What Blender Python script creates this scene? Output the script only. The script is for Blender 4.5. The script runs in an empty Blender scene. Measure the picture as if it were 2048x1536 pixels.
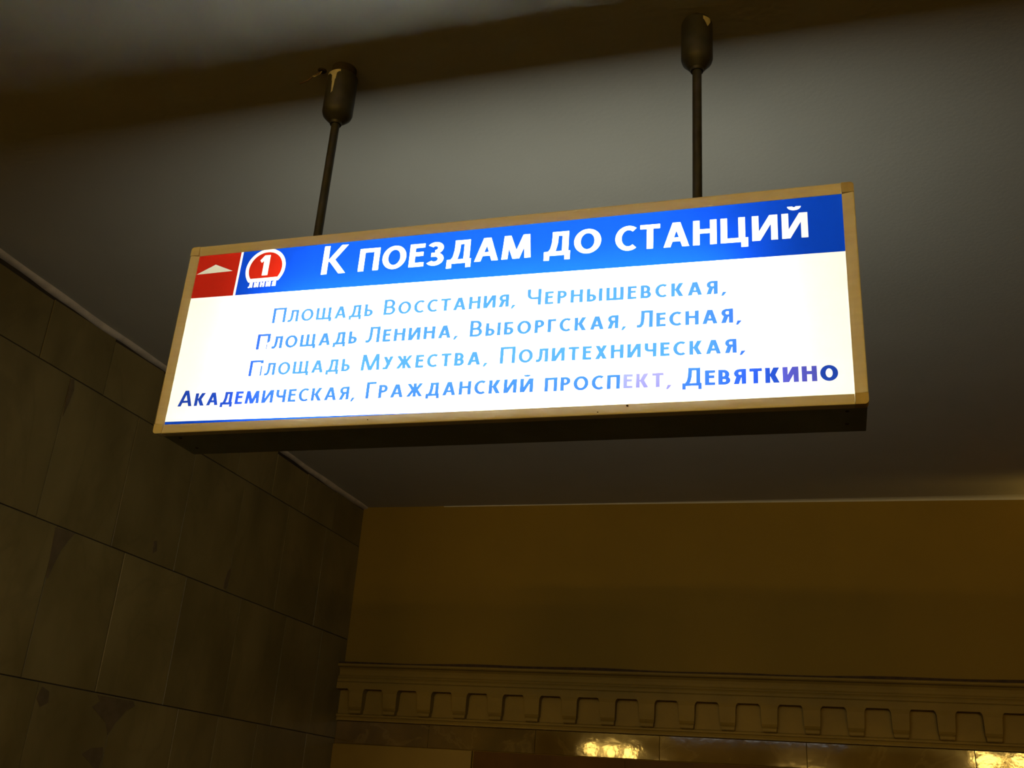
import bpy, math, random
from mathutils import Vector, Matrix
from mathutils.geometry import delaunay_2d_cdt

scene = bpy.context.scene
col = scene.collection
random.seed(7)

# ------------------------------------------------------------------ camera
cam_data = bpy.data.cameras.new('camera')
cam = bpy.data.objects.new('camera', cam_data)
col.objects.link(cam)
cam_data.sensor_fit = 'HORIZONTAL'
cam_data.sensor_width = 36.0
cam_data.lens = 36.0 * 2063.2 / 2048.0
cam_data.clip_start = 0.05
cam_data.clip_end = 100
RIGHT = Vector((0.9576413, 0.2801303, 0.0667096))
FWD = Vector((-0.2836352, 0.8775710, 0.3865491))
UP = Vector((0.0497418, -0.3890966, 0.9198530))
CAM = Vector((1.69518, -2.18605, 1.59749))
m = Matrix((RIGHT, UP, -FWD)).transposed().to_4x4()
m.translation = CAM
cam.matrix_world = m
scene.camera = cam

# ------------------------------------------------------------------ world and exposure
world = bpy.data.worlds.new('world')
scene.world = world
world.use_nodes = True
world.node_tree.nodes['Background'].inputs[0].default_value = (0.02, 0.012, 0.004, 1)
world.node_tree.nodes['Background'].inputs[1].default_value = 0.05
vs = scene.view_settings
vs.view_transform = 'Standard'
vs.look = 'None'
vs.exposure = 0.0
vs.gamma = 1.0
vs.use_curve_mapping = False
scene.cycles.max_bounces = 6
scene.cycles.diffuse_bounces = 5
scene.cycles.sample_clamp_indirect = 0.0
scene.cycles.caustics_reflective = False
scene.cycles.caustics_refractive = False

TUBE_STRENGTH = 80.0
TUBE_COLOR = (0.98, 1.0, 0.84)
GLOBE_STRENGTH = 150.0
GLOBE_COLOR = (1.0, 0.61, 0.125)

# ------------------------------------------------------------------ key dimensions (metres)
SW = 1.8                      # sign width
SZ0, SZ1 = 2.47, 3.037        # sign bottom and top
SD = 0.172                    # sign depth
ZC = 3.6854                   # ceiling
XL = -1.642                   # tiled wall face
YB = 4.731                    # far wall face
XMIN, XMAX, YMIN = -8.0, 9.0, -17.0


# ------------------------------------------------------------------ helpers
def mesh_obj(name, verts, faces, mats, parent=None, smooth=False, mat_ids=None):
    me = bpy.data.meshes.new(name)
    me.from_pydata([tuple(v) for v in verts], [], faces)
    if not isinstance(mats, (list, tuple)):
        mats = [mats]
    for mt in mats:
        me.materials.append(mt)
    if mat_ids:
        for p, i in zip(me.polygons, mat_ids):
            p.material_index = i
    if smooth:
        for p in me.polygons:
            p.use_smooth = True
    me.update()
    o = bpy.data.objects.new(name, me)
    col.objects.link(o)
    if parent:
        o.parent = parent
        if parent.type == 'EMPTY' or parent.location.length > 0:
            o.matrix_parent_inverse = parent.matrix_world.inverted()
    return o


def empty(name, loc):
    o = bpy.data.objects.new(name, None)
    col.objects.link(o)
    o.location = loc
    o.matrix_world = Matrix.Translation(Vector(loc))
    o.empty_display_size = 0.1
    return o


def tag(o, label=None, cat=None, group=None, kind=None):
    if label: o['label'] = label
    if cat: o['category'] = cat
    if group: o['group'] = group
    if kind: o['kind'] = kind
    return o


def box_geo(x0, x1, y0, y1, z0, z1, b=0.0):
    """box, optionally chamfered on all twelve edges"""
    if b <= 0:
        v = [(x, y, z) for x in (x0, x1) for y in (y0, y1) for z in (z0, z1)]
        f = [(0, 1, 3, 2), (4, 6, 7, 5), (0, 4, 5, 1), (2, 3, 7, 6), (0, 2, 6, 4), (1, 5, 7, 3)]
        return v, f
    import bmesh
    bm = bmesh.new()
    bmesh.ops.create_cube(bm, size=1.0)
    for vv in bm.verts:
        vv.co = Vector(((x0 + x1) / 2 + vv.co.x * (x1 - x0), (y0 + y1) / 2 + vv.co.y * (y1 - y0), (z0 + z1) / 2 + vv.co.z * (z1 - z0)))
    bmesh.ops.bevel(bm, geom=list(bm.edges), offset=b, segments=1, affect='EDGES', profile=0.5)
    bm.verts.index_update()
    v = [tuple(q.co) for q in bm.verts]
    f = [tuple(q.index for q in p.verts) for p in bm.faces]
    bm.free()
    return v, f


def box(name, x0, x1, y0, y1, z0, z1, mat, parent=None, b=0.0):
    v, f = box_geo(x0, x1, y0, y1, z0, z1, b)
    return mesh_obj(name, v, f, mat, parent)


def lathe(name, profile, centre, mat, parent=None, n=32, smooth=True):
    """profile: list of (radius, z) from bottom to top, world z; closed by end caps"""
    cx, cy = centre
    v, f = [], []
    for r, z in profile:
        for i in range(n):
            a = 2 * math.pi * i / n
            v.append((cx + r * math.cos(a), cy + r * math.sin(a), z))
    for k in range(len(profile) - 1):
        for i in range(n):
            j = (i + 1) % n
            f.append((k * n + i, k * n + j, (k + 1) * n + j, (k + 1) * n + i))
    f.append(tuple(reversed(range(n))))
    f.append(tuple(range((len(profile) - 1) * n, len(profile) * n)))
    o = mesh_obj(name, v, f, mat, parent)
    if smooth:
        for p in o.data.polygons:
            p.use_smooth = len(p.vertices) == 4
        o.data.set_sharp_from_angle(angle=math.radians(35))
    return o


def tube(name, pts, r, mat, parent=None, n=8):
    v, f = [], []
    pts = [Vector(p) for p in pts]
    for i, p in enumerate(pts):
        d = (pts[min(i + 1, len(pts) - 1)] - pts[max(i - 1, 0)]).normalized()
        a = d.orthogonal().normalized()
        b = d.cross(a)
        for k in range(n):
            t = 2 * math.pi * k / n
            v.append(p + (a * math.cos(t) + b * math.sin(t)) * r)
    for i in range(len(pts) - 1):
        for k in range(n):
            j = (k + 1) % n
            f.append((i * n + k, i * n + j, (i + 1) * n + j, (i + 1) * n + k))
    f.append(tuple(reversed(range(n))))
    f.append(tuple(range((len(pts) - 1) * n, len(pts) * n)))
    return mesh_obj(name, v, f, mat, parent, smooth=True)


# ------------------------------------------------------------------ materials
def new_mat(name):
    mt = bpy.data.materials.new(name)
    mt.use_nodes = True
    nt = mt.node_tree
    nt.nodes.clear()
    out = nt.nodes.new('ShaderNodeOutputMaterial')
    return mt, nt, out


def surf(name, c1, c2, rough=0.6, scale=4.0, bump=0.0, bump_scale=40.0, metallic=0.0, detail=6.0, lo=0.35, hi=0.65,
         spec=0.5, rvar=0.06, per_object=0.0, veins=None, stretch=(1, 1, 1)):
    mt, nt, out = new_mat(name)
    N, Lk = nt.nodes, nt.links
    bs = N.new('ShaderNodeBsdfPrincipled')
    Lk.new(bs.outputs[0], out.inputs[0])
    bs.inputs['Metallic'].default_value = metallic
    bs.inputs['Specular IOR Level'].default_value = spec
    geo = N.new('ShaderNodeNewGeometry')
    mp = N.new('ShaderNodeMapping')
    mp.inputs['Scale'].default_value = stretch
    Lk.new(geo.outputs['Position'], mp.inputs[0])
    vec = mp.outputs[0]
    if per_object:
        oi = N.new('ShaderNodeObjectInfo')
        ad = N.new('ShaderNodeVectorMath'); ad.operation = 'SCALE'
        cmb = N.new('ShaderNodeCombineXYZ')
        Lk.new(oi.outputs['Random'], cmb.inputs[0]); Lk.new(oi.outputs['Random'], cmb.inputs[1])
        Lk.new(cmb.outputs[0], ad.inputs[0]); ad.inputs['Scale'].default_value = 37.0
        ad2 = N.new('ShaderNodeVectorMath'); ad2.operation = 'ADD'
        Lk.new(vec, ad2.inputs[0]); Lk.new(ad.outputs[0], ad2.inputs[1])
        vec = ad2.outputs[0]
    no = N.new('ShaderNodeTexNoise')
    no.inputs['Scale'].default_value = scale
    no.inputs['Detail'].default_value = detail
    Lk.new(vec, no.inputs['Vector'])
    rp = N.new('ShaderNodeValToRGB')
    rp.color_ramp.elements[0].position = lo; rp.color_ramp.elements[0].color = (*c1, 1)
    rp.color_ramp.elements[1].position = hi; rp.color_ramp.elements[1].color = (*c2, 1)
    Lk.new(no.outputs['Fac'], rp.inputs[0])
    colour = rp.outputs[0]
    if veins:
        vc, vs_, amount = veins
        n2 = N.new('ShaderNodeTexNoise'); n2.inputs['Scale'].default_value = vs_; n2.inputs['Detail'].default_value = 8
        n2.inputs['Distortion'].default_value = 1.2
        Lk.new(vec, n2.inputs['Vector'])
        r2 = N.new('ShaderNodeValToRGB')
        e = r2.color_ramp.elements
        e[0].position = 0.47; e[0].color = (0, 0, 0, 1)
        e[1].position = 0.53; e[1].color = (0, 0, 0, 1)
        mid = e.new(0.5); mid.color = (amount, amount, amount, 1)
        Lk.new(n2.outputs['Fac'], r2.inputs[0])
        mx = N.new('ShaderNodeMix'); mx.data_type = 'RGBA'
        Lk.new(r2.outputs[0], mx.inputs['Factor']); Lk.new(colour, mx.inputs['A'])
        mx.inputs['B'].default_value = (*vc, 1)
        colour = mx.outputs['Result']
    if per_object:
        mr = N.new('ShaderNodeMapRange')
        mr.inputs['To Min'].default_value = 1 - per_object; mr.inputs['To Max'].default_value = 1 + per_object
        Lk.new(oi.outputs['Random'], mr.inputs['Value'])
        hs = N.new('ShaderNodeHueSaturation')
        Lk.new(mr.outputs[0], hs.inputs['Value']); Lk.new(colour, hs.inputs['Color'])
        colour = hs.outputs[0]
    Lk.new(colour, bs.inputs['Base Color'])
    rr = N.new('ShaderNodeMapRange')
    rr.inputs['To Min'].default_value = max(0.02, rough - rvar); rr.inputs['To Max'].default_value = min(1, rough + rvar)
    Lk.new(no.outputs['Fac'], rr.inputs['Value']); Lk.new(rr.outputs[0], bs.inputs['Roughness'])
    if bump:
        nb = N.new('ShaderNodeTexNoise'); nb.inputs['Scale'].default_value = bump_scale; nb.inputs['Detail'].default_value = 4
        Lk.new(vec, nb.inputs['Vector'])
        bp = N.new('ShaderNodeBump'); bp.inputs['Strength'].default_value = bump; bp.inputs['Distance'].default_value = 0.02
        Lk.new(nb.outputs['Fac'], bp.inputs['Height']); Lk.new(bp.outputs[0], bs.inputs['Normal'])
    return mt


def lit_film(name, colour, trans=0.6):
    """back-lit acrylic: light of the tubes behind it passes through and scatters"""
    mt, nt, out = new_mat(name)
    N, Lk = nt.nodes, nt.links
    geo = N.new('ShaderNodeNewGeometry')
    no = N.new('ShaderNodeTexNoise'); no.inputs['Scale'].default_value = 9.0; no.inputs['Detail'].default_value = 5
    Lk.new(geo.outputs['Position'], no.inputs['Vector'])
    mr = N.new('ShaderNodeMapRange'); mr.inputs['To Min'].default_value = 0.95; mr.inputs['To Max'].default_value = 1.05
    Lk.new(no.outputs['Fac'], mr.inputs['Value'])
    hs = N.new('ShaderNodeHueSaturation'); hs.inputs['Color'].default_value = (*colour, 1)
    Lk.new(mr.outputs[0], hs.inputs['Value'])
    tr = N.new('ShaderNodeBsdfTranslucent'); df = N.new('ShaderNodeBsdfDiffuse')
    Lk.new(hs.outputs[0], tr.inputs[0])
    df.inputs[0].default_value = (colour[0] * 0.6, colour[1] * 0.6, colour[2] * 0.6, 1)
    mx = N.new('ShaderNodeMixShader'); mx.inputs[0].default_value = trans
    Lk.new(df.outputs[0], mx.inputs[1]); Lk.new(tr.outputs[0], mx.inputs[2])
    em = N.new('ShaderNodeEmission'); em.inputs[0].default_value = (*colour, 1); em.inputs[1].default_value = 0.14   # even glow of the lit sheet
    ad = N.new('ShaderNodeAddShader')
    Lk.new(mx.outputs[0], ad.inputs[0]); Lk.new(em.outputs[0], ad.inputs[1])
    Lk.new(ad.outputs[0], out.inputs[0])
    return mt


def glow(name, colour, strength):
    mt, nt, out = new_mat(name)
    em = nt.nodes.new('ShaderNodeEmission')
    em.inputs[0].default_value = (*colour, 1); em.inputs[1].default_value = strength
    nt.links.new(em.outputs[0], out.inputs[0])
    return mt


M_CEIL = surf('ceiling_paint', (0.49, 0.485, 0.40), (0.53, 0.525, 0.435), 0.85, 1.5, bump=0.05, bump_scale=60)
M_FLOOR = surf('granite_floor', (0.06, 0.05, 0.04), (0.10, 0.085, 0.065), 0.35, 18)
M_TILE = surf('marble_tile', (0.155, 0.122, 0.040), (0.225, 0.178, 0.064), 0.42, 3.2, bump=0.03, bump_scale=9, per_object=0.10,
              veins=((0.11, 0.085, 0.030), 1.6, 0.22), stretch=(1, 1, 0.6))
M_MORTAR = surf('dark_mortar', (0.018, 0.013, 0.006), (0.035, 0.026, 0.012), 0.95, 12)
M_STAIN = surf('brown_stain', (0.105, 0.075, 0.03), (0.14, 0.10, 0.045), 0.7, 20)
M_OCHRE = surf('ochre_plaster', (0.215, 0.138, 0.008), (0.24, 0.156, 0.011), 0.85, 1.2, bump=0.04, bump_scale=45)
M_PLASTER = surf('cornice_plaster', (0.225, 0.15, 0.018), (0.26, 0.175, 0.024), 0.75, 5, bump=0.05, bump_scale=50)
M_FRIEZE = surf('polished_marble', (0.075, 0.044, 0.006), (0.125, 0.076, 0.012), 0.05, 3.0, bump=0.015, bump_scale=14, rvar=0.02, spec=0.3, per_object=0.08,
                veins=((0.22, 0.15, 0.04), 2.5, 0.3))
M_PALE = surf('pale_stone', (0.185, 0.118, 0.012), (0.22, 0.145, 0.018), 0.5, 3.0, per_object=0.06)
M_DARKRED = surf('dark_red_stone', (0.085, 0.038, 0.004), (0.12, 0.055, 0.007), 0.6, 4.0, spec=0.15, per_object=0.08)
M_HALL = surf('hall_plaster', (0.20, 0.15, 0.07), (0.25, 0.19, 0.09), 0.85, 2.0)
M_BEAD = surf('caulk_bead', (0.50, 0.45, 0.36), (0.62, 0.56, 0.45), 0.6, 15, bump=0.1, bump_scale=30)
M_FRAME = surf('gold_anodised_aluminium', (0.90, 0.86, 0.74), (0.95, 0.92, 0.80), 0.42, 12, stretch=(1, 1, 6))
M_CORNER = surf('darker_corner_plastic', (0.56, 0.46, 0.22), (0.68, 0.56, 0.28), 0.45, 40)  # darker tone for the right and rear corner pieces
M_CORNER_L = surf('yellow_corner_plastic', (0.84, 0.78, 0.60), (0.90, 0.84, 0.66), 0.45, 40)
M_BODY = surf('dark_painted_sheet', (0.26, 0.34, 0.34), (0.32, 0.41, 0.40), 0.6, 8)
M_LINER = surf('white_reflector', (0.80, 0.80, 0.79), (0.84, 0.84, 0.83), 0.8, 5)
M_GREY = surf('grey_backing_sheet', (0.30, 0.30, 0.29), (0.34, 0.34, 0.33), 0.8, 5)
M_STEEL = surf('dark_painted_steel', (0.028, 0.028, 0.022), (0.048, 0.047, 0.037), 0.5, 30)
M_DRIP = surf('dried_paint', (0.52, 0.48, 0.30), (0.66, 0.61, 0.40), 0.6, 60)
M_WIRE = surf('brown_wire', (0.09, 0.05, 0.03), (0.15, 0.09, 0.06), 0.6, 60)
M_BRASS = surf('brass', (0.45, 0.30, 0.10), (0.55, 0.38, 0.14), 0.35, 12, metallic=0.9)
M_DIRT_SHADE = surf('dirt_and_gap_shade', (0.035, 0.02, 0.008), (0.07, 0.04, 0.015), 0.95, 25)

M_WHITE = lit_film('white_acrylic', (0.90, 0.90, 0.86))
M_BLUE = lit_film('blue_film', (0.003, 0.037, 0.38))
M_RED = lit_film('red_film', (0.30, 0.011, 0.0045))
M_INK = lit_film('blue_ink', (0.011, 0.043, 0.36))
M_INK_V = lit_film('violet_faded_ink', (0.060, 0.064, 0.42))
M_INK_P = lit_film('pale_faded_ink', (0.062, 0.060, 0.30))
M_SILVER = lit_film('opaque_pale_vinyl', (0.62, 0.60, 0.50), 0.45)
M_TUBE = glow('fluorescent_tube', TUBE_COLOR, TUBE_STRENGTH)
M_OPAL = glow('lit_opal_sheet', (0.90, 0.91, 0.85), 4.5)
M_ADDED_LIGHT = glow('added_warm_tube', GLOBE_COLOR, 130.0)
M_GLOBE = glow('opal_globe', GLOBE_COLOR, GLOBE_STRENGTH)

# ------------------------------------------------------------------ the hall
def structure(o, label, cat='wall'):
    return tag(o, label, cat, kind='structure')


floor = structure(box('floor', XMIN, XMAX, YMIN, YB, -0.15, 0.0, M_FLOOR), 'dark polished granite floor of the station hall', 'floor')
ceiling = structure(box('ceiling', XMIN, XMAX, YMIN, YB + 0.3, ZC, ZC + 0.2, M_CEIL),
                    'flat grey painted ceiling above the illuminated sign', 'ceiling')
wall_back = structure(box('wall_back', XMIN, XMAX, YB, YB + 0.3, 0.0, ZC, M_OCHRE),
                      'far ochre plaster wall with cornice and stone slabs below', 'wall')
structure(box('wall_right', XMAX, XMAX + 0.2, YMIN, YB + 0.3, 0.0, ZC, M_HALL), 'plain wall closing the hall on the right side', 'wall')
structure(box('wall_rear', XMIN, XMAX, YMIN - 0.2, YMIN, 0.0, ZC, M_HALL), 'plain wall closing the hall behind the viewer', 'wall')
structure(box('wall_side', XMIN - 0.2, XMIN, YMIN - 0.2, YB + 0.3, 0.0, ZC, M_HALL), 'plain outer wall of the hall beyond the tiled pier', 'wall')

# tiled pier on the left; its core is dark mortar, each slab of marble stands proud of it
WY0 = -0.6
wall_left = structure(box('wall_left', XL - 1.2, XL - 0.0045, WY0, YB, 0.0, ZC, M_MORTAR),
                      'wall clad in large greenish marble tiles beside the sign', 'wall')


def zj(base, y, slope):
    return base + slope * (y - 1.2)


ROWZ = [(3.656, 0.0), (3.353, 0.0074), (2.677, 0.006), (2.006, 0.0046), (1.335, 0.0), (0.665, 0.0), (0.0, 0.0)]
JOINTS = [
    [-0.45, -0.02, 0.40, 0.82, 1.236, 1.690, 2.11, 2.53, 2.955, 3.38, 3.808, 4.255],
    [-0.15, 0.40, 0.93, 1.455, 1.985, 2.52, 3.062, 3.625, 4.17],
    [0.0, 0.52, 1.06, 1.60, 2.10, 2.648, 3.23, 3.80, 4.32],
    [0.12, 0.65, 1.18, 1.716, 2.258, 2.797, 3.20, 3.645, 4.295],
    [0.2, 0.75, 1.3, 1.85, 2.4, 2.95, 3.5, 4.05],
    [-0.1, 0.45, 1.0, 1.55, 2.1, 2.65, 3.2, 3.75, 4.3],
]
for r, joints in enumerate(JOINTS):
    edges = [WY0] + [j for j in joints if j > WY0 + 0.05] + [YB - 0.002]
    for a, b in zip(edges, edges[1:]):
        g = 0.0020 + random.random() * 0.0012
        zt0, zt1 = zj(*[ROWZ[r][0], a, ROWZ[r][1]]), zj(ROWZ[r][0], b, ROWZ[r][1])
        zb0, zb1 = zj(ROWZ[r + 1][0], a, ROWZ[r + 1][1]), zj(ROWZ[r + 1][0], b, ROWZ[r + 1][1])
        if r == 0:      # uneven top edges under the ceiling
            zt0 += random.uniform(-0.012, 0.010); zt1 += random.uniform(-0.012, 0.010)
        gz = 0.0026
        px = XL + random.uniform(-0.0012, 0.0008)
        tilt = [random.uniform(-0.0006, 0.0006) for _ in range(4)]
        c = 0.0010
        y0, y1 = a + g, b - g
        zt0 -= gz; zt1 -= gz; zb0 += gz; zb1 += gz
        if r == 5: zb0 = zb1 = 0.0
        xb = XL - 0.02
        v = [(xb, y0, zb0), (xb, y1, zb1), (xb, y1, zt1), (xb, y0, zt0),
             (px - c, y0, zb0), (px - c, y1, zb1), (px - c, y1, zt1), (px - c, y0, zt0),
             (px + tilt[0], y0 + c, zb0 + c), (px + tilt[1], y1 - c, zb1 + c), (px + tilt[2], y1 - c, zt1 - c), (px + tilt[3], y0 + c, zt0 - c)]
        f = []
        for k in range(4):
            j = (k + 1) % 4
            f.append((k, j, 4 + j, 4 + k)); f.append((4 + k, 4 + j, 8 + j, 8 + k))
        f.append((8, 9, 10, 11)); f.append((3, 2, 1, 0))
        mesh_obj('tile', v, f, M_TILE, wall_left)

# mortar smears and stains that cross the joints (thin irregular patches on the tile faces)
for pts in [
    [(1.585, 2.668), (1.62, 2.672), (1.72, 2.676), (1.69, 2.64), (1.655, 2.58), (1.628, 2.50), (1.612, 2.44), (1.602, 2.45)],
    [(1.455, 3.345), (1.475, 3.349), (1.49, 3.30), (1.478, 3.23), (1.462, 3.16), (1.458, 3.2)],
    [(2.12, 2.000), (2.40, 2.004), (2.42, 1.985), (2.36, 1.955), (2.29, 1.885), (2.255, 1.83), (2.22, 1.885), (2.10, 1.945), (2.15, 1.975)],
    [(2.10, 1.735), (2.16, 1.765), (2.24, 1.775), (2.25, 1.735), (2.235, 1.66), (2.17, 1.70)],
    [(3.035, 2.80), (3.06, 2.83), (3.07, 2.79), (3.055, 2.72), (3.045, 2.70), (3.02, 2.705), (3.022, 2.75)],
    [(1.74, 1.99), (1.79, 1.975), (1.80, 1.93), (1.755, 1.905), (1.72, 1.94)],
    [(2.30, 2.79), (2.33, 2.80), (2.345, 2.75), (2.315, 2.73)],
]:
    n = len(pts)
    v = [(XL + 0.0020, p[0], p[1]) for p in pts] + [(XL - 0.004, p[0], p[1]) for p in pts]
    f = [tuple(range(n))] + [(i, n + i, n + (i + 1) % n, (i + 1) % n) for i in range(n)]
    mesh_obj('mortar_stain', v, f, M_STAIN, wall_left)

# caulk bead between the tiles and the ceiling, wavy along its length
v, f = [], []
NB, NP = 70, 6
for i in range(NB + 1):
    y = WY0 + (YB - WY0) * i / NB
    w = 0.026 + 0.006 * math.sin(y * 3.1) + 0.003 * math.sin(y * 11.3)
    h = 0.022 + 0.004 * math.sin(y * 4.7 + 1) + 0.002 * math.sin(y * 17)
    for k in range(NP + 1):
        t = math.pi / 2 * k / NP
        v.append((XL - 0.0046 + (w + 0.0046) * math.sin(t), y, ZC - h * math.cos(t)))
for i in range(NB):
    for k in range(NP):
        a = i * (NP + 1) + k
        f.append((a, a + 1, a + NP + 2, a + NP + 1))
trim1 = mesh_obj('trim_1', v, f, M_BEAD, None, smooth=True)
structure(trim1, 'pale uneven sealant bead between tiled wall and ceiling', 'trim')

# plaster fillet where the ceiling runs into the far wall, growing wider to the right
v, f = [], []
NF, NP = 40, 8
for i in range(NF + 1):
    x = -1.0 + (XMAX + 1.0) * i / NF
    r_ = 0.004 + 0.05 * max(0.0, min(1.0, (x + 0.2) / 3.6)) ** 1.3
    hh = 0.006 + 0.02 * max(0.0, min(1.0, (x + 0.2) / 3.6)) ** 1.3
    for k in range(NP + 1):
        t = math.pi / 2 * k / NP
        v.append((x, YB - r_ * (1 - math.sin(t)), ZC - hh * (1 - math.cos(t)) - (0.0005 if k else -0.002)))
for i in range(NF):
    for k in range(NP):
        a = i * (NP + 1) + k
        f.append((a, a + NP + 1, a + NP + 2, a + 1))
structure(mesh_obj('trim_2', v, f, M_CEIL, None, smooth=True), 'smooth plaster cove where ceiling meets the ochre wall', 'trim')

# cornice: moulded profile along the far wall, dentil brackets below it
CX0, CX1 = XL + 0.0, XMAX
prof = [(0.0, 2.524), (0.118, 2.522), (0.130, 2.516), (0.132, 2.507), (0.124, 2.500), (0.100, 2.495), (0.082, 2.482), (0.075, 2.464),
        (0.078, 2.447), (0.090, 2.436), (0.104, 2.434), (0.104, 2.428), (0.098, 2.424), (0.106, 2.414), (0.106, 2.400), (0.100, 2.396),
        (0.108, 2.392), (0.108, 2.350), (0.018, 2.350), (0.018, 2.190), (0.040, 2.186), (0.046, 2.180), (0.046, 2.171),
        (0.036, 2.166), (0.030, 2.156), (0.034, 2.150), (0.034, 2.143), (0.0, 2.140)]
prof = [(d * 0.8, z) for d, z in prof]
v = [(CX0, YB - d, z) for d, z in prof] + [(CX1, YB - d, z) for d, z in prof]
n = len(prof)
f = [(i, i + 1, n + i + 1, n + i) for i in range(n - 1)]
cornice = structure(mesh_obj('trim_3', v, f, M_PLASTER), 'moulded plaster cornice with dentils along the ochre wall', 'trim')

secs = [(2.352, 0.068, 0.108), (2.340, 0.056, 0.105), (2.325, 0.051, 0.100), (2.270, 0.049, 0.094), (2.232, 0.047, 0.086), (2.218, 0.046, 0.074),
        (2.214, 0.043, 0.068), (2.206, 0.042, 0.080), (2.192, 0.041, 0.080), (2.186, 0.039, 0.072), (2.184, 0.037, 0.050)]
dv, df_ = [], []
for z, hw, d in secs:
    dv += [(-hw, 0.004, z), (-hw, (-d + 0.018) * 0.8, z), (hw, (-d + 0.018) * 0.8, z), (hw, 0.004, z)]
for k in range(len(secs) - 1):
    for i in range(4):
        j = (i + 1) % 4
        df_.append((k * 4 + i, k * 4 + 4 + i, k * 4 + 4 + j, k * 4 + j))
df_.append((0, 1, 2, 3)); b_ = (len(secs) - 1) * 4; df_.append((b_ + 3, b_ + 2, b_ + 1, b_))
dent0 = mesh_obj('dentil', dv, df_, M_PLASTER, cornice)
for k in range(0, 24):
    o = dent0 if k == 0 else dent0.copy()
    if k: col.objects.link(o)
    o.location = (-1.490 + 0.2543 * k, YB - 0.0144, 0)

# dark strip along the cornice top, its colour standing for the gap's shade
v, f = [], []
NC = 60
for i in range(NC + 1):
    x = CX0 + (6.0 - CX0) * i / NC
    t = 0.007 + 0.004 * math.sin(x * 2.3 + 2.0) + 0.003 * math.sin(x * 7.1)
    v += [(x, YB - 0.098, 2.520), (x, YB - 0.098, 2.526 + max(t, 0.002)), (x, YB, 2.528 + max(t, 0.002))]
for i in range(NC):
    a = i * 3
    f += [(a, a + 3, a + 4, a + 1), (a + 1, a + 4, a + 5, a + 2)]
mesh_obj('gap_shade', v, f, M_DIRT_SHADE, cornice)

# stone cladding below the cornice: polished frieze slabs, then pale and dark red slabs
fx = [XL, -0.95, -0.20, 0.62, 1.52, 2.47, 3.35, 4.3, 5.2, 6.1, 7.0, 8.0, 9.0]
for a, b in zip(fx, fx[1:]):
    o = box('frieze_slab', a + 0.001, b - 0.001, YB - 0.012, YB + 0.01, 1.992, 2.139, M_FRIEZE, wall_back, b=0.0015)
for a, b, mt in [(XL, -0.625, M_PALE), (-0.62, 0.40, M_DARKRED), (0.40, 1.45, M_DARKRED), (1.45, 2.55, M_DARKRED), (2.55, 3.6, M_DARKRED), (3.6, 4.7, M_DARKRED)]:
    d = 0.03 if mt is M_PALE else 0.006
    box('wall_slab', a + 0.001, b - 0.001, YB - d, YB + 0.01, 0.0, 1.988, mt, wall_back, b=0.002)

# ------------------------------------------------------------------ chandeliers of the hall (front pair mirrored in the frieze, rear row added for light)
def chandelier(x, y, z, label):
    root = empty('chandelier', (x, y, ZC))
    tag(root, label, 'chandelier', 'warm globe chandeliers of the hall')
    lathe('ceiling_rose', [(0.05, ZC - 0.05), (0.09, ZC - 0.03), (0.10, ZC)], (x, y), M_BRASS, root, 20)
    lathe('stem', [(0.012, z - 0.02), (0.012, ZC - 0.045)], (x, y), M_BRASS, root, 10)
    lathe('hub', [(0.02, z - 0.06), (0.06, z - 0.03), (0.06, z + 0.01), (0.02, z + 0.03)], (x, y), M_BRASS, root, 16)
    for k in range(6):
        a = 2 * math.pi * k / 6 + 0.3
        gx, gy = x + 0.46 * math.cos(a), y + 0.46 * math.sin(a)
        tube('arm', [(x + 0.04 * math.cos(a), y + 0.04 * math.sin(a), z - 0.01), (x + 0.25 * math.cos(a), y + 0.25 * math.sin(a), z - 0.07),
                     (gx, gy, z - 0.05)], 0.009, M_BRASS, root)
        prof = [(0.105 * math.sin(t), z + 0.055 - 0.105 * math.cos(t)) for t in [math.pi * (q + 0.5) / 6 for q in range(6)]]
        lathe('globe', prof, (gx, gy), M_GLOBE, root, 10)
    return root


for x, y, z, lab in [(-2.85, -10.9, 2.93, 'warm globe chandelier mirrored in the middle of the polished frieze'),
                     (4.75, -10.9, 3.14, 'warm globe chandelier mirrored at the right end of the polished frieze'),
                     (-2.85, -14.8, 2.80, 'warm globe chandelier added in the rear row of the hall, near the outer wall'),
                     (0.95, -14.8, 2.80, 'warm globe chandelier added in the middle of the rear row of the hall'),
                     (4.75, -14.8, 2.80, 'warm globe chandelier added in the rear row of the hall, near the far side')]:
    chandelier(x, y, z, lab)

# ------------------------------------------------------------------ trough light added out of view to make the warm ceiling strip
up = empty('added_trough_light', (3.8, YB - 0.06, 3.36))
tag(up, 'unseen trough light added to throw a warm strip onto the ceiling', 'added light')
box('front_plate', 3.02, 4.9, YB - 0.104, YB - 0.100, 3.36, 3.45, M_BRASS, up)
box('back_plate', 3.02, 4.9, YB - 0.020, YB - 0.0005, 3.36, 3.45, M_BRASS, up)
box('base_plate', 3.02, 4.9, YB - 0.100, YB - 0.020, 3.36, 3.364, M_BRASS, up)
tube('added_lamp_tube', [(3.45, YB - 0.06, 3.418), (4.6, YB - 0.06, 3.418)], 0.011, M_ADDED_LIGHT, up)

# ------------------------------------------------------------------ the sign
sign = empty('light_box_sign', (SW / 2, SD / 2, SZ0))
tag(sign, 'long illuminated ceiling sign with blue header and blue Cyrillic station names', 'sign')

FX0, FX1, FZ0, FZ1 = 0.0270, 1.7722, 2.4962, 3.0097     # opening of the frame
FD = 0.022                                              # frame depth
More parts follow.
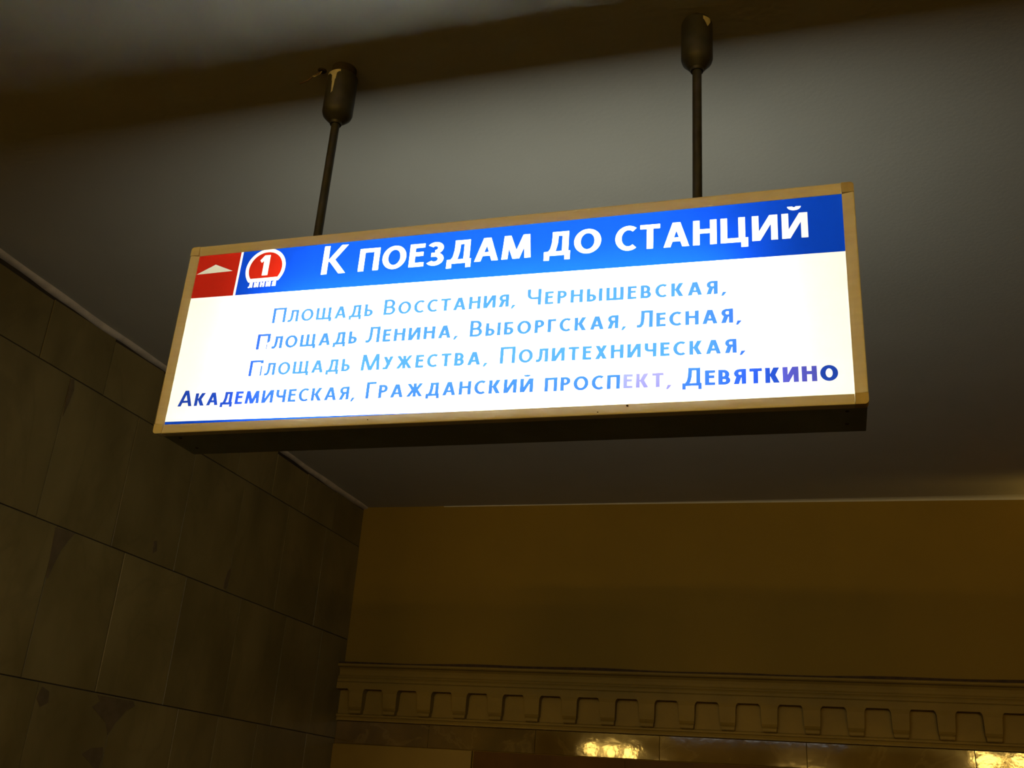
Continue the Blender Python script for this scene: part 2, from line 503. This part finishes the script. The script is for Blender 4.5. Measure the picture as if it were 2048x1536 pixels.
# frame bars and corner pieces, front and back
for side in (0, 1):
    ya, yb_ = (0.0, FD) if side == 0 else (SD - FD, SD)
    q_ = 0.007 * side
    for along, lo_, hi_, inner, outer in [('x', FX0 + 0.0009, FX1 - 0.0009, FZ1, SZ1 - q_), ('x', FX0 + 0.0009, FX1 - 0.0009, FZ0, SZ0 + q_),
                                          ('z', FZ0 + 0.0009, FZ1 - 0.0009, FX0, q_ * 2.4), ('z', FZ0 + 0.0009, FZ1 - 0.0009, FX1, SW - q_)]:
        # snap-frame profile: the visible face rises from the panel towards a rounded outer edge
        prof_ = [(0.0, 0.0200), (0.0, 0.0032), (0.10, 0.0026), (0.35, 0.0004), (0.62, -0.0014), (0.86, -0.0026), (0.96, -0.0022), (1.0, -0.0006), (1.0, FD)]
        v, f = [], []
        for end in (lo_, hi_):
            for u, yy in prof_:
                c_ = inner + (outer - inner) * u
                y_ = yy if side == 0 else SD - yy
                v.append((end, y_, c_) if along == 'x' else (c_, y_, end))
        n = len(prof_)
        f = [(i, (i + 1) % n, n + (i + 1) % n, n + i) for i in range(n)] + [tuple(reversed(range(n))), tuple(range(n, 2 * n))]
        mesh_obj('frame_bar', v, f, M_FRAME, sign)
    for cx, cz, sx, sz, mt in [(FX0, FZ0, -1, -1, M_CORNER_L), (FX0, FZ1, -1, 1, M_CORNER_L), (FX1, FZ0, 1, -1, M_CORNER), (FX1, FZ1, 1, 1, M_CORNER)]:
        w = (FX0 - q_ * 2.4 if sx < 0 else SW - FX1 - q_)
        h = (FZ0 - SZ0 if sz < 0 else SZ1 - FZ1) - q_
        if side: mt = M_CORNER
        R = 0.009
        pts = [(0, 0), (w, 0)] + [(w - R + R * math.cos(t), h - R + R * math.sin(t)) for t in [math.pi / 2 * q / 6 for q in range(7)]] + [(0, h)]
        e = 0.0028
        yc0 = ya - (e if side == 0 else 0); yc1 = yb_ + (e if side else 0)
        n = len(pts)
        v = [(cx + sx * p[0], yc0, cz + sz * p[1]) for p in pts] + [(cx + sx * p[0], yc1, cz + sz * p[1]) for p in pts]
        f = [tuple(range(n)), tuple(reversed(range(n, 2 * n)))] + [(i, n + i, n + (i + 1) % n, (i + 1) % n) for i in range(n)]
        if sx * sz < 0:
            f = [tuple(reversed(q)) for q in f]
        mesh_obj('corner_piece', v, f, mt, sign)

# sheet-metal body between the two frames, white inside
bx0, bx1, bz0, bz1 = 0.014, SW - 0.003, SZ0 + 0.003, SZ1 - 0.004
t_ = 0.002
body_mesh = []
v, f = [], []
for (a0, a1, c0, c1) in [(bx0, bx1, bz0, bz0 + t_), (bx0, bx1, bz1 - t_, bz1), (bx0, bx0 + t_, bz0 + t_, bz1 - t_), (bx1 - t_, bx1, bz0 + t_, bz1 - t_)]:
    vv, ff = box_geo(a0, a1, FD, SD + 0.003, c0, c1)
    k = len(v); v += vv; f += [tuple(i + k for i in q) for q in ff]
mesh_obj('body', v, f, M_BODY, sign)
# reflector lining just inside the body
YI = 0.008
lx0, lx1, lz0, lz1 = bx0 + 0.004, bx1 - 0.004, bz0 + 0.004, bz1 - 0.004
v = [(lx0, YI, lz0), (lx1, YI, lz0), (lx1, YI, lz1), (lx0, YI, lz1),
     (lx0, SD - YI, lz0), (lx1, SD - YI, lz0), (lx1, SD - YI, lz1), (lx0, SD - YI, lz1)]
f = [(0, 1, 5, 4), (1, 2, 6, 5), (2, 3, 7, 6), (3, 0, 4, 7)]
mesh_obj('reflector', v, f, M_LINER, sign)
# screws on the underside of the body
for x in (0.055, 1.755):
    for y in (0.045, 0.125):
        lathe('screw', [(0.004, bz0 - 0.0015), (0.005, bz0 + 0.0005)], (x, y), M_STEEL, sign, 10)

# fluorescent tubes
for z in (2.635, 2.800):
    n = 12
    x0, x1, r = 0.28, 1.52, 0.013
    v, f = [], []
    for xx in (x0, x1):
        for i in range(n):
            a = 2 * math.pi * i / n
            v.append((xx, SD / 2 + r * math.cos(a), z + r * math.sin(a)))
    f = [(i, (i + 1) % n, n + (i + 1) % n, n + i) for i in range(n)] + [tuple(reversed(range(n))), tuple(range(n, 2 * n))]
    lamp = mesh_obj('fluorescent_tube', v, f, M_TUBE, sign)
    for xx in (x0 - 0.028, x1 + 0.002):
        box('lamp_holder', xx, xx + 0.026, SD / 2 - 0.012, SD / 2 + 0.012, z - 0.018, z + 0.018, M_LINER, sign)

# ------------------------------------------------------------------ lettering: glyph outlines drawn as polygons
def rect(x0, y0, x1, y1):
    return [(x0, y0), (x1, y0), (x1, y1), (x0, y1)]


def diag(xb, y0, xt, y1, w):
    return [(xb, y0), (xb + w, y0), (xt + w, y1), (xt, y1)]


def arc(cx, cy, rx, ry, a0, a1, s, t, n=20):
    out = []
    for i in range(n):
        a = math.radians(a0 + (a1 - a0) * i / n); b = math.radians(a0 + (a1 - a0) * (i + 1) / n)
        ca, sa, cb, sb = math.cos(a), math.sin(a), math.cos(b), math.sin(b)
        out.append([(cx + rx * ca, cy + ry * sa), (cx + rx * cb, cy + ry * sb),
                    (cx + (rx - s) * cb, cy + (ry - t) * sb), (cx + (rx - s) * ca, cy + (ry - t) * sa)])
    return out


def pl(pts, w):
    out = []
    for (x0, y0), (x1, y1) in zip(pts, pts[1:]):
        d = math.hypot(x1 - x0, y1 - y0)
        nx, ny = -(y1 - y0) / d * w / 2, (x1 - x0) / d * w / 2
        out.append([(x0 + nx, y0 + ny), (x0 - nx, y0 - ny), (x1 - nx, y1 - ny), (x1 + nx, y1 + ny)])
    for (x, y) in pts[1:-1]:
        out.append([(x + w / 2 * math.cos(q), y + w / 2 * math.sin(q)) for q in [2 * math.pi * k / 10 for k in range(10)]])
    return out


def bowl(x0, y0, y1, w, s, t):
    """half-round bowl from x0 to w between y0 and y1"""
    ry = (y1 - y0) / 2
    cx = w - ry * 1.0
    if cx < x0: cx = x0
    rx = w - cx
    return [rect(x0, y0, cx, y0 + t), rect(x0, y1 - t, cx, y1)] + arc(cx, (y0 + y1) / 2, rx, ry, -90, 90, s, t, 14)


def glyph(ch, h, s):
    t = s * 0.86
    R = rect
    if ch in 'ПЗ' and ch == 'П':
        w = .74 * h; return [R(0, 0, s, h), R(w - s, 0, w, h), R(0, h - t, w, h)], w
    if ch == 'ᴨ':      # П with a torn right stem
        w = .74 * h
        return [R(0, 0, s, h), R(w - s, .46 * h, w, h), [(w - s * .9, .36 * h), (w - s * .1, .47 * h), (w - s, .47 * h)],
                [(w - s, 0), (w - s * .65, 0), (w - s * .7, .25 * h), (w - s * .35, .36 * h), (w - s, .30 * h)], R(0, h - t, w, h)], w
    if ch == 'ᴫ':      # П with a gap flaked out of the right stem
        w = .74 * h
        return [R(0, 0, s, h), R(w - s * .75, 0, w - s * .15, .62 * h), R(w - s, .78 * h, w, h), [(w - s, .62 * h), (w - s * .3, .62 * h), (w - s, .66 * h)],
                R(0, h - t, w, h)], w
    if ch == 'Л':
        w = .72 * h
        return [R(w - s, 0, w, h), R(.24 * w, h - t, w, h)] + pl([(.24 * w + s / 2, h), (.23 * w + s / 2, .5 * h), (.19 * w + s / 2, .22 * h), (.10 * w + s * .4, .09 * h), (-.02 * w, t * .55)], s * .95), w
    if ch == 'О':
        w = .86 * h; return arc(w / 2, h / 2, w / 2, h * .515, 0, 360, s * 1.02, t, 40), w
    if ch == 'Ш' or ch == 'Щ':
        w = 1.02 * h
        g = [R(0, 0, s, h), R(w / 2 - s / 2, 0, w / 2 + s / 2, h), R(w - s, 0, w, h), R(0, 0, w, t)]
        if ch == 'Щ': g += [R(w - s * .6, -.17 * h, w + s * .35, t)]
        return g, w + (s * .35 if ch == 'Щ' else 0)
    if ch == 'Ц':
        w = .76 * h
        return [R(0, 0, s, h), R(w - s, 0, w, h), R(0, 0, w + s * .3, t), R(w - s * .62, -.2 * h, w + s * .42, t)], w + s * .42
    if ch == 'А':
        w = .76 * h + s * .25
        return [diag(0, 0, w / 2 - .60 * s, h, 1.06 * s), diag(w - 1.06 * s, 0, w / 2 - .46 * s, h, 1.06 * s), R(.2 * w, .22 * h, .8 * w, .22 * h + t * .92)], w
    if ch == 'Д':
        w = .84 * h; d = .07 * w
        return [R(w - d - s, 0, w - d, h), R(.30 * w, h - t, w - d, h), R(0, 0, w, t), R(0, -.19 * h, s * .85, t), R(w - .85 * s, -.19 * h, w, t)] + \
            pl([(.30 * w + s / 2, h), (.285 * w + s / 2, .55 * h), (.22 * w + s / 2, .25 * h), (.10 * w + s / 2, t * .5)], s * .95), w
    if ch == 'Ь':
        w = .58 * h; return [R(0, 0, s, h)] + bowl(s * .5, 0, .58 * h, w, s, t), w
    if ch == 'Ы':
        w = .58 * h; return [R(0, 0, s, h)] + bowl(s * .5, 0, .58 * h, w, s, t) + [R(w + .13 * h, 0, w + .13 * h + s, h)], w + .13 * h + s
    if ch == 'Б':
        w = .6 * h; return [R(0, 0, s, h), R(0, h - t, .92 * w, h)] + bowl(s * .5, 0, .6 * h, w, s, t), w
    if ch == 'В':
        w = .62 * h; return [R(0, 0, s, h)] + bowl(s * .5, 0, .56 * h, w, s, t) + bowl(s * .5, .56 * h - t, h, w * .93, s, t), w
    if ch == 'Р':
        w = .58 * h; return [R(0, 0, s, h)] + bowl(s * .5, .40 * h, h, w, s, t), w
    if ch == 'Я':
        w = .64 * h
        g = [R(0, 0, s, h)] + bowl(s * .5, .42 * h, h, w * .97, s, t) + [diag(w - s * 1.15, 0, .36 * w, .5 * h, s * 1.15)]
        return [[(w - x, y) for x, y in p] for p in g], w
    if ch == 'С':
        w = .69 * h; return arc(w * .62, h / 2, w * .62, h * .515, 52, 308, s, t, 30), w
    if ch == 'Т':
        w = .64 * h; return [R(w / 2 - s / 2, 0, w / 2 + s / 2, h), R(0, h - t, w, h)], w
    if ch == 'Н':
        w = .74 * h; return [R(0, 0, s, h), R(w - s, 0, w, h), R(0, .46 * h, w, .46 * h + t)], w
    if ch in 'ИЙ':
        w = .78 * h
        g = [R(0, 0, s, h), R(w - s, 0, w, h), [(s * .1, 0), (s * 1.2, 0), (w - s * .1, h), (w - s * 1.2, h)]]
        if ch == 'Й': g += arc(w / 2, 1.27 * h, .21 * h, .16 * h, 180, 360, s * .8, t * (.72 if h > .05 else 1.0), 12)
        return g, w
    if ch == 'Ч':
        w = .68 * h
        return [R(w - s, 0, w, h), R(0, .66 * h, s, h), R(.26 * h, .36 * h, w, .36 * h + t)] + arc(.26 * h, .66 * h, .26 * h, .30 * h, 180, 270, s, t, 8), w
    if ch == 'Е':
        w = .53 * h; return [R(0, 0, s, h), R(0, 0, w, t), R(0, h - t, w, h), R(0, .46 * h, w * .93, .46 * h + t)], w
    if ch == 'К':
        w = .66 * h + s * .2
        return [R(0, 0, s, h), diag(s * .75, .44 * h, w - s * 1.22, h, s * 1.2), diag(w - s * 1.2, 0, s * .85, .53 * h, s * 1.2)], w
    if ch == 'Г':
        w = .5 * h; return [R(0, 0, s, h), R(0, h - t, w, h)], w
    if ch == 'М':
        w = .98 * h
        return [diag(0, 0, .06 * w, h, s), diag(w - s, 0, .94 * w - s, h, s), diag(w / 2 - .55 * s, 0, .06 * w, h, 1.1 * s), diag(w / 2 - .55 * s, 0, .94 * w - 1.1 * s, h, 1.1 * s)], w
    if ch == 'У':
        w = .66 * h
        return [diag(.16 * w, 0.04 * h, w - s * 1.1, h, s * 1.1), diag(w * .42, .34 * h, 0, h, s * 1.1), R(.02 * w, 0, .16 * w + s * 1.0, t)], w
    if ch == 'Ж':
        w = 1.0 * h + s * .2
        c = w / 2
        return [R(c - s / 2, 0, c + s / 2, h), diag(c - s * .3, .45 * h, w - s * 1.15, h, s * 1.1), diag(w - s * 1.1, 0, c - s * .2, .55 * h, s * 1.1),
                diag(c - s * .8, .45 * h, s * .05, h, s * 1.1), diag(0, 0, c - s * .9, .55 * h, s * 1.1)], w
    if ch == 'Х':
        w = .70 * h; return [diag(0, 0, w - s * 1.15, h, s * 1.15), diag(w - s * 1.15, 0, 0, h, s * 1.15)], w
    if ch == 'З':
        w = .58 * h
        return arc(w * .44, .75 * h, w * .51, .262 * h, -90, 148, s, t, 16) + arc(w * .44, .268 * h, w * .56, .285 * h, -146, 90, s, t, 16) + \
            [R(.22 * w, .552 * h - t, .46 * w, .552 * h)], w
    if ch == ',':
        return [[(-.05 * h, -.17 * h), (.08 * h, -.17 * h), (s * 1.05 + .05 * h, .14 * h), (.05 * h, .14 * h)]], s * 1.05 + .05 * h
    if ch == '1':
        w = .42 * h; return [R(w - s, 0, w, h), [(0, .76 * h), (.08 * h, .64 * h), (w - s * .5, .84 * h), (w, h), (w - s, h)]], w
    raise ValueError(ch)


def set_word(text, x0, x1, z0, z1, cap, small, s0, s1, mats=None):
    """fit a word between x0 and x1; its first letter is 'cap' high when cap is given. Returns (polygon, material) pairs"""
    n = len(text)
    gl = []
    for i, ch in enumerate(text):
        h = cap if (i == 0 and cap) else small
        s = s0 + (s1 - s0) * i / max(1, n - 1)
        gl.append(glyph(ch, h, s) + (ch,))
    tot = sum(g[1] for g in gl)
    gap = 0.085 * small
    wid = x1 - x0
    # side bearings first, then a gentle horizontal fit
    k = (wid - gap * 1.6 * (n - 1)) / tot if n > 1 else wid / tot
    k = max(0.88, min(1.18, k))
    gap = (wid - k * tot) / max(1, n - 1)
    out, x = [], x0
    for i, (polys, w, ch) in enumerate(gl):
        for p in polys:
            q = []
            for (a, b) in p:
                xx = x + a * k
                q.append((xx, z0 + (z1 - z0) * (xx - x0) / max(wid, 1e-6) + b))
            out.append((q, (mats or {}).get(i, 0)))
        x += w * k + gap
    return out


def ccw(p):
    a = sum(p[i][0] * p[(i + 1) % len(p)][1] - p[(i + 1) % len(p)][0] * p[i][1] for i in range(len(p)))
    return p if a > 0 else list(reversed(p))


YP = 0.0045          # the panel sits this far behind the face of the frame
pieces = {}     # (part name, key) -> list of triangles with material


def inside(p, x, y):
    c = False
    j = len(p) - 1
    for i in range(len(p)):
        if (p[i][1] > y) != (p[j][1] > y) and x < (p[j][0] - p[i][0]) * (y - p[i][1]) / (p[j][1] - p[i][1]) + p[i][0]:
            c = not c
        j = i
    return c


def panel_strip(outline, layers):
    """cut one strip of the panel into non-overlapping triangles; layers: (polygon, part key, material), later ones on top"""
    polys = [(ccw(p), key, mt) for p, key, mt in [outline] + layers]
    verts, edges = [], []
    for p, _, _ in polys:
        k = len(verts)
        n = len(p)
        verts += [Vector((q[0] * 10, q[1] * 10)) for q in p]
        edges += [(k + i, k + (i + 1) % n) for i in range(n)]
    V, E_, F, ov, oe, of = delaunay_2d_cdt(verts, edges, [], 0, 1e-6)
    bb = [(min(q[0] for q in p), max(q[0] for q in p), min(q[1] for q in p), max(q[1] for q in p)) for p, _, _ in polys]
    for tri in F:
        pts = [(V[i].x / 10, V[i].y / 10) for i in tri]
        cx = sum(q[0] for q in pts) / 3; cy = sum(q[1] for q in pts) / 3
        for k in range(len(polys) - 1, -1, -1):
            b = bb[k]
            if b[0] <= cx <= b[1] and b[2] <= cy <= b[3] and inside(polys[k][0], cx, cy):
                pieces.setdefault(polys[k][1], []).append((pts, polys[k][2]))
                break


def lin(z0, z1, x):
    return z0 + (z1 - z0) * (x - FX0) / (FX1 - FX0)


# header strip: blue band, red direction tile, badge, title
HB0, HB1 = 2.8745, 2.8540
header_outline = [(FX0, lin(HB0, HB1, FX0)), (FX1, lin(HB0, HB1, FX1)), (FX1, FZ1), (FX0, FZ1)]
layers = []
xr0, xr1, xd1 = FX0, 0.1600, 0.1668
layers.append(([(xr0, lin(HB0, HB1, xr0)), (xr1, lin(HB0, HB1, xr1)), (xr1 + .002, FZ1), (xr0, FZ1)], 'direction_tile', M_RED))
layers.append(([(xr1, lin(HB0, HB1, xr1)), (xd1, lin(HB0, HB1, xd1)), (xd1 + .002, FZ1), (xr1 + .002, FZ1)], 'divider', M_WHITE))
layers.append(([(0.0275, 2.950), (0.144, 2.952), (0.085, 2.9775)], 'arrow', M_SILVER))
bc = (0.2475, 2.9505)


def chord(rad, zf):
    a = math.asin((zf - bc[1]) / rad)
    return [(bc[0] + rad * math.cos(a + (math.pi - 2 * a) * i / 40), bc[1] + rad * math.sin(a + (math.pi - 2 * a) * i / 40)) for i in range(41)]


outer = [(x, min(z, FZ1 - 0.0002)) for x, z in chord(0.0615, 2.9095)]
layers.append((outer, 'line_badge', M_WHITE))
layers.append((chord(0.0515, 2.9205), 'badge_disc', M_RED))
for p, mi in set_word('1', 0.227, 0.257, 2.929, 2.9285, 0, 0.0635, 0.0155, 0.0155):
    layers.append((p, 'badge_numeral', M_WHITE))
for p, mi in set_word('ЛИНИЯ', 0.203, 0.288, 2.8930, 2.8925, 0, 0.0155, 0.0045, 0.0045):
    layers.append((p, 'badge_lettering', M_WHITE))
for word, x0, x1, z0, z1, cap in [('К', 0.422, 0.494, 2.9145, 2.9140, 0.0880), ('ПОЕЗДАМ', 0.531, 1.012, 2.9140, 2.9115, 0),
                                  ('ДО', 1.047, 1.194, 2.9105, 2.9090, 0), ('СТАНЦИЙ', 1.230, 1.692, 2.9075, 2.9000, 0)]:
    for p, mi in set_word(word, x0, x1, z0, z1, cap, 0.0690, 0.0142, 0.0142):
        layers.append((p, 'title_lettering ' + word, M_WHITE))
panel_strip((header_outline, 'header_band', M_BLUE), layers)

# four rows of station names on white
rows = [
    [('ПЛОЩАДЬ', .297, .592, 2.7770, 2.7765, 1, .0058, .0060, None), ('ВОССТАНИЯ,', .622, .983, 2.7765, 2.7740, 1, .0060, .0066, None),
     ('ЧЕРНЫШЕВСКАЯ,', 1.011, 1.502, 2.7735, 2.7665, 1, .0062, .0068, None)],
    [('ᴨЛОЩАДЬ', .262, .557, 2.7010, 2.7000, 1, .0062, .0064, None), ('ЛЕНИНА,', .582, .837, 2.6995, 2.6978, 1, .0064, .0068, None),
     ('ВЫБОРГСКАЯ,', .866, 1.265, 2.6965, 2.6935, 1, .0064, .0066, None), ('ЛЕСНАЯ,', 1.289, 1.535, 2.6915, 2.6885, 1, .0068, .0070, None)],
    [('ᴫЛОЩАДЬ', .254, .548, 2.6240, 2.6220, 1, .0058, .0062, None), ('МУЖЕСТВА,', .578, .922, 2.6212, 2.6185, 1, .0062, .0068, None),
     ('ПОЛИТЕХНИЧЕСКАЯ,', .951, 1.542, 2.6180, 2.6110, 1, .0064, .0068, None)],
    [('АКАДЕМИЧЕСКАЯ,', .055, .574, 2.5470, 2.5430, 1, .0070, .0062, None), ('ГРАЖДАНСКИЙ', .602, 1.041, 2.5430, 2.5385, 1, .0066, .0070, None),
     ('ПРОСПЕКТ,', 1.069, 1.374, 2.5380, 2.5350, 0, .0068, .0072, {5: 2, 6: 3, 7: 3, 8: 3}),
     ('ДЕВЯТКИНО', 1.397, 1.740, 2.5345, 2.5305, 1, .0074, .0086, {6: 1, 7: 1})],
]
STROKE = 0.0015
ink = [M_INK, M_INK_V, M_INK_V, M_INK_P]
cuts = [(HB0, HB1), (2.7560, 2.7450), (2.6790, 2.6680), (2.6020, 2.5910), (FZ0, FZ0)]
for r, words in enumerate(rows):
    zt, zb = cuts[r], cuts[r + 1]
    outline = [(FX0, lin(*zb, FX0)), (FX1, lin(*zb, FX1)), (FX1, lin(*zt, FX1)), (FX0, lin(*zt, FX0))]
    layers = []
    if r == 3:
        layers.append(([(FX0, FZ0), (0.95, FZ0), (FX0, FZ0 + 0.0085)], 'edge_stripe', M_BLUE))
    for word, x0, x1, z0, z1, cap, s0, s1, mats in words:
        small = 0.0362 + (0.0012 if x0 > 1.2 else 0)
        for p, mi in set_word(word, x0, x1, z0, z1, (0.0455 if cap else 0), small, s0 + STROKE * (0.7 if r == 3 else 1), s1 + STROKE * (0.7 if r == 3 else 1), mats):
            layers.append((p, 'station_lettering %d %s' % (r, word), ink[mi]))
    panel_strip((outline, 'front_panel', M_WHITE), layers)


def build_piece(name, tris, parent):
    verts, faces, ids, mats, seen = [], [], [], [], {}
    for tri, mt in tris:
        f = []
        for (x, z) in tri:
            k = (round(x, 7), round(z, 7))
            if k not in seen:
                seen[k] = len(verts); verts.append((x, YP, z))
            f.append(seen[k])
        if len(set(f)) < 3: continue
        if mt not in mats: mats.append(mt)
        faces.append(tuple(f)); ids.append(mats.index(mt))
    return mesh_obj(name, verts, faces, mats, parent, mat_ids=ids)


front = build_piece('front_panel', pieces.pop('front_panel'), sign)
LAB = {'header_band': 'glossy blue header band', 'direction_tile': 'red direction tile', 'arrow': 'pale upward arrow on red tile',
       'line_badge': 'white ring of the line badge', 'badge_disc': 'red disc of the line badge', 'badge_numeral': 'white numeral 1',
       'title_lettering': 'bold white title lettering', 'edge_stripe': 'thin blue stripe at the lower edge'}
for key, tris in pieces.items():
    nm = key.split(' ')[0]
    # the panel mesh has world coordinates and the panel is parented to the sign's empty: keep world placement
    o = build_piece(nm, tris, None)
    o.parent = front
    o.matrix_parent_inverse = (front.parent.matrix_world @ front.matrix_parent_inverse).inverted()
    if nm in LAB: o['label'] = LAB[nm]

# back panel, also lit: a plain opal sheet with an added grey sheet that keeps its glow out of the box
yb2 = SD - YP
mesh_obj('back_panel', [(FX0, yb2, FZ0), (FX1, yb2, FZ0), (FX1, yb2, FZ1), (FX0, yb2, FZ1)], [(3, 2, 1, 0)], M_OPAL, sign)
mesh_obj('back_light_block', [(lx0, yb2 - 0.004, lz0), (lx1, yb2 - 0.004, lz0), (lx1, yb2 - 0.004, lz1), (lx0, yb2 - 0.004, lz1)], [(0, 1, 2, 3)], M_GREY, sign)

# specks of dirt on the lower frame bar
for sx_, sz_, sr in [(1.203, 2.4765, 0.0016), (1.272, 2.4900, 0.0026), (0.62, 2.483, 0.0012)]:
    n = 8
    v = [(sx_ + sr * math.cos(2 * math.pi * k / n), -0.0036, sz_ + sr * 0.7 * math.sin(2 * math.pi * k / n)) for k in range(n)]
    v += [(p[0], 0.0015, p[2]) for p in v]
    f = [tuple(range(n))] + [(k, n + k, n + (k + 1) % n, (k + 1) % n) for k in range(n)]
    mesh_obj('dirt_speck', v, f, M_DIRT_SHADE, sign)

# hanging rods and ceiling cups
for xr, zb, zt, rr, left in [(0.345, 3.503, 3.655, 0.046, True), (1.4235, 3.520, 3.676, 0.043, False)]:
    c = (xr, SD / 2)
    lathe('rod', [(0.0125, SZ1 - 0.005), (0.0125, zb - 0.012)], c, M_STEEL, sign, 16)
    top = [(rr, zt - 0.004), (rr - 0.004, zt)] if left else [(rr, zt - 0.022), (rr - 0.005, zt - 0.010), (rr - 0.016, zt)]
    cup = lathe('ceiling_cup', [(0.017, zb - 0.024), (0.019, zb - 0.016), (0.024, zb - 0.012), (rr - 0.012, zb - 0.002), (rr - 0.003, zb + 0.008), (rr, zb + 0.018)] + top, c, M_STEEL, sign, 36)
    neck_r = 0.038 if left else 0.018
    lathe('cup_neck', [(neck_r, zt - 0.002), (neck_r, ZC)], c, M_MORTAR, sign, 28)
    # dried paint on the cup
    drips = []
    if left:
        for a0 in range(-16, 12):
            a = -90 - 6 + a0 * 2.2
            u = (a0 + 2) / 14.0
            L_ = 0.008 + 0.016 * max(0, 1 - abs(a0 + 1) / 9.0) + (0.062 if -1 <= a0 <= 2 else (0.02 if -3 <= a0 <= 4 else 0))
            drips.append((a, L_))
    else:
        for a0 in range(-6, 6):
            drips.append((-42 + a0 * 3, 0.012 + 0.02 * max(0, 1 - abs(a0) / 5)))
    v, f = [], []
    ztop = zt - (0.005 if left else 0.022)
    for a, L_ in drips:
        ar = math.radians(a)
        for zz in (ztop, ztop - L_ * .5, ztop - L_):
            v.append((xr + (rr + 0.0009) * math.cos(ar), SD / 2 + (rr + 0.0009) * math.sin(ar), zz))
    for i in range(len(drips) - 1):
        for k in range(2):
            f.append((i * 3 + k, i * 3 + k + 1, i * 3 + k + 4, i * 3 + k + 3))
    mesh_obj('paint_drip', v, f, M_DRIP, sign, smooth=True)

# frayed wire hanging out of a hole in the ceiling beside one hanger
wx, wy = 0.275, 0.075
wire = empty('loose_wire', (wx, wy, ZC))
tag(wire, 'short frayed wire poking out of the ceiling next to the paint-dripped hanger', 'wire')
lathe('hole_rim', [(0.010, ZC - 0.004), (0.014, ZC)], (wx, wy), M_MORTAR, wire, 14)
tube('strand', [(wx, wy, ZC - 0.001), (wx - 0.012, wy - 0.002, ZC - 0.012), (wx - 0.030, wy - 0.002, ZC - 0.020), (wx - 0.042, wy - 0.004, ZC - 0.034), (wx - 0.068, wy - 0.006, ZC - 0.044)], 0.0022, M_WIRE, wire)
tube('strand', [(wx, wy, ZC - 0.001), (wx - 0.004, wy - 0.004, ZC - 0.016), (wx - 0.020, wy - 0.006, ZC - 0.024), (wx - 0.028, wy - 0.004, ZC - 0.020)], 0.0016, M_DRIP, wire)
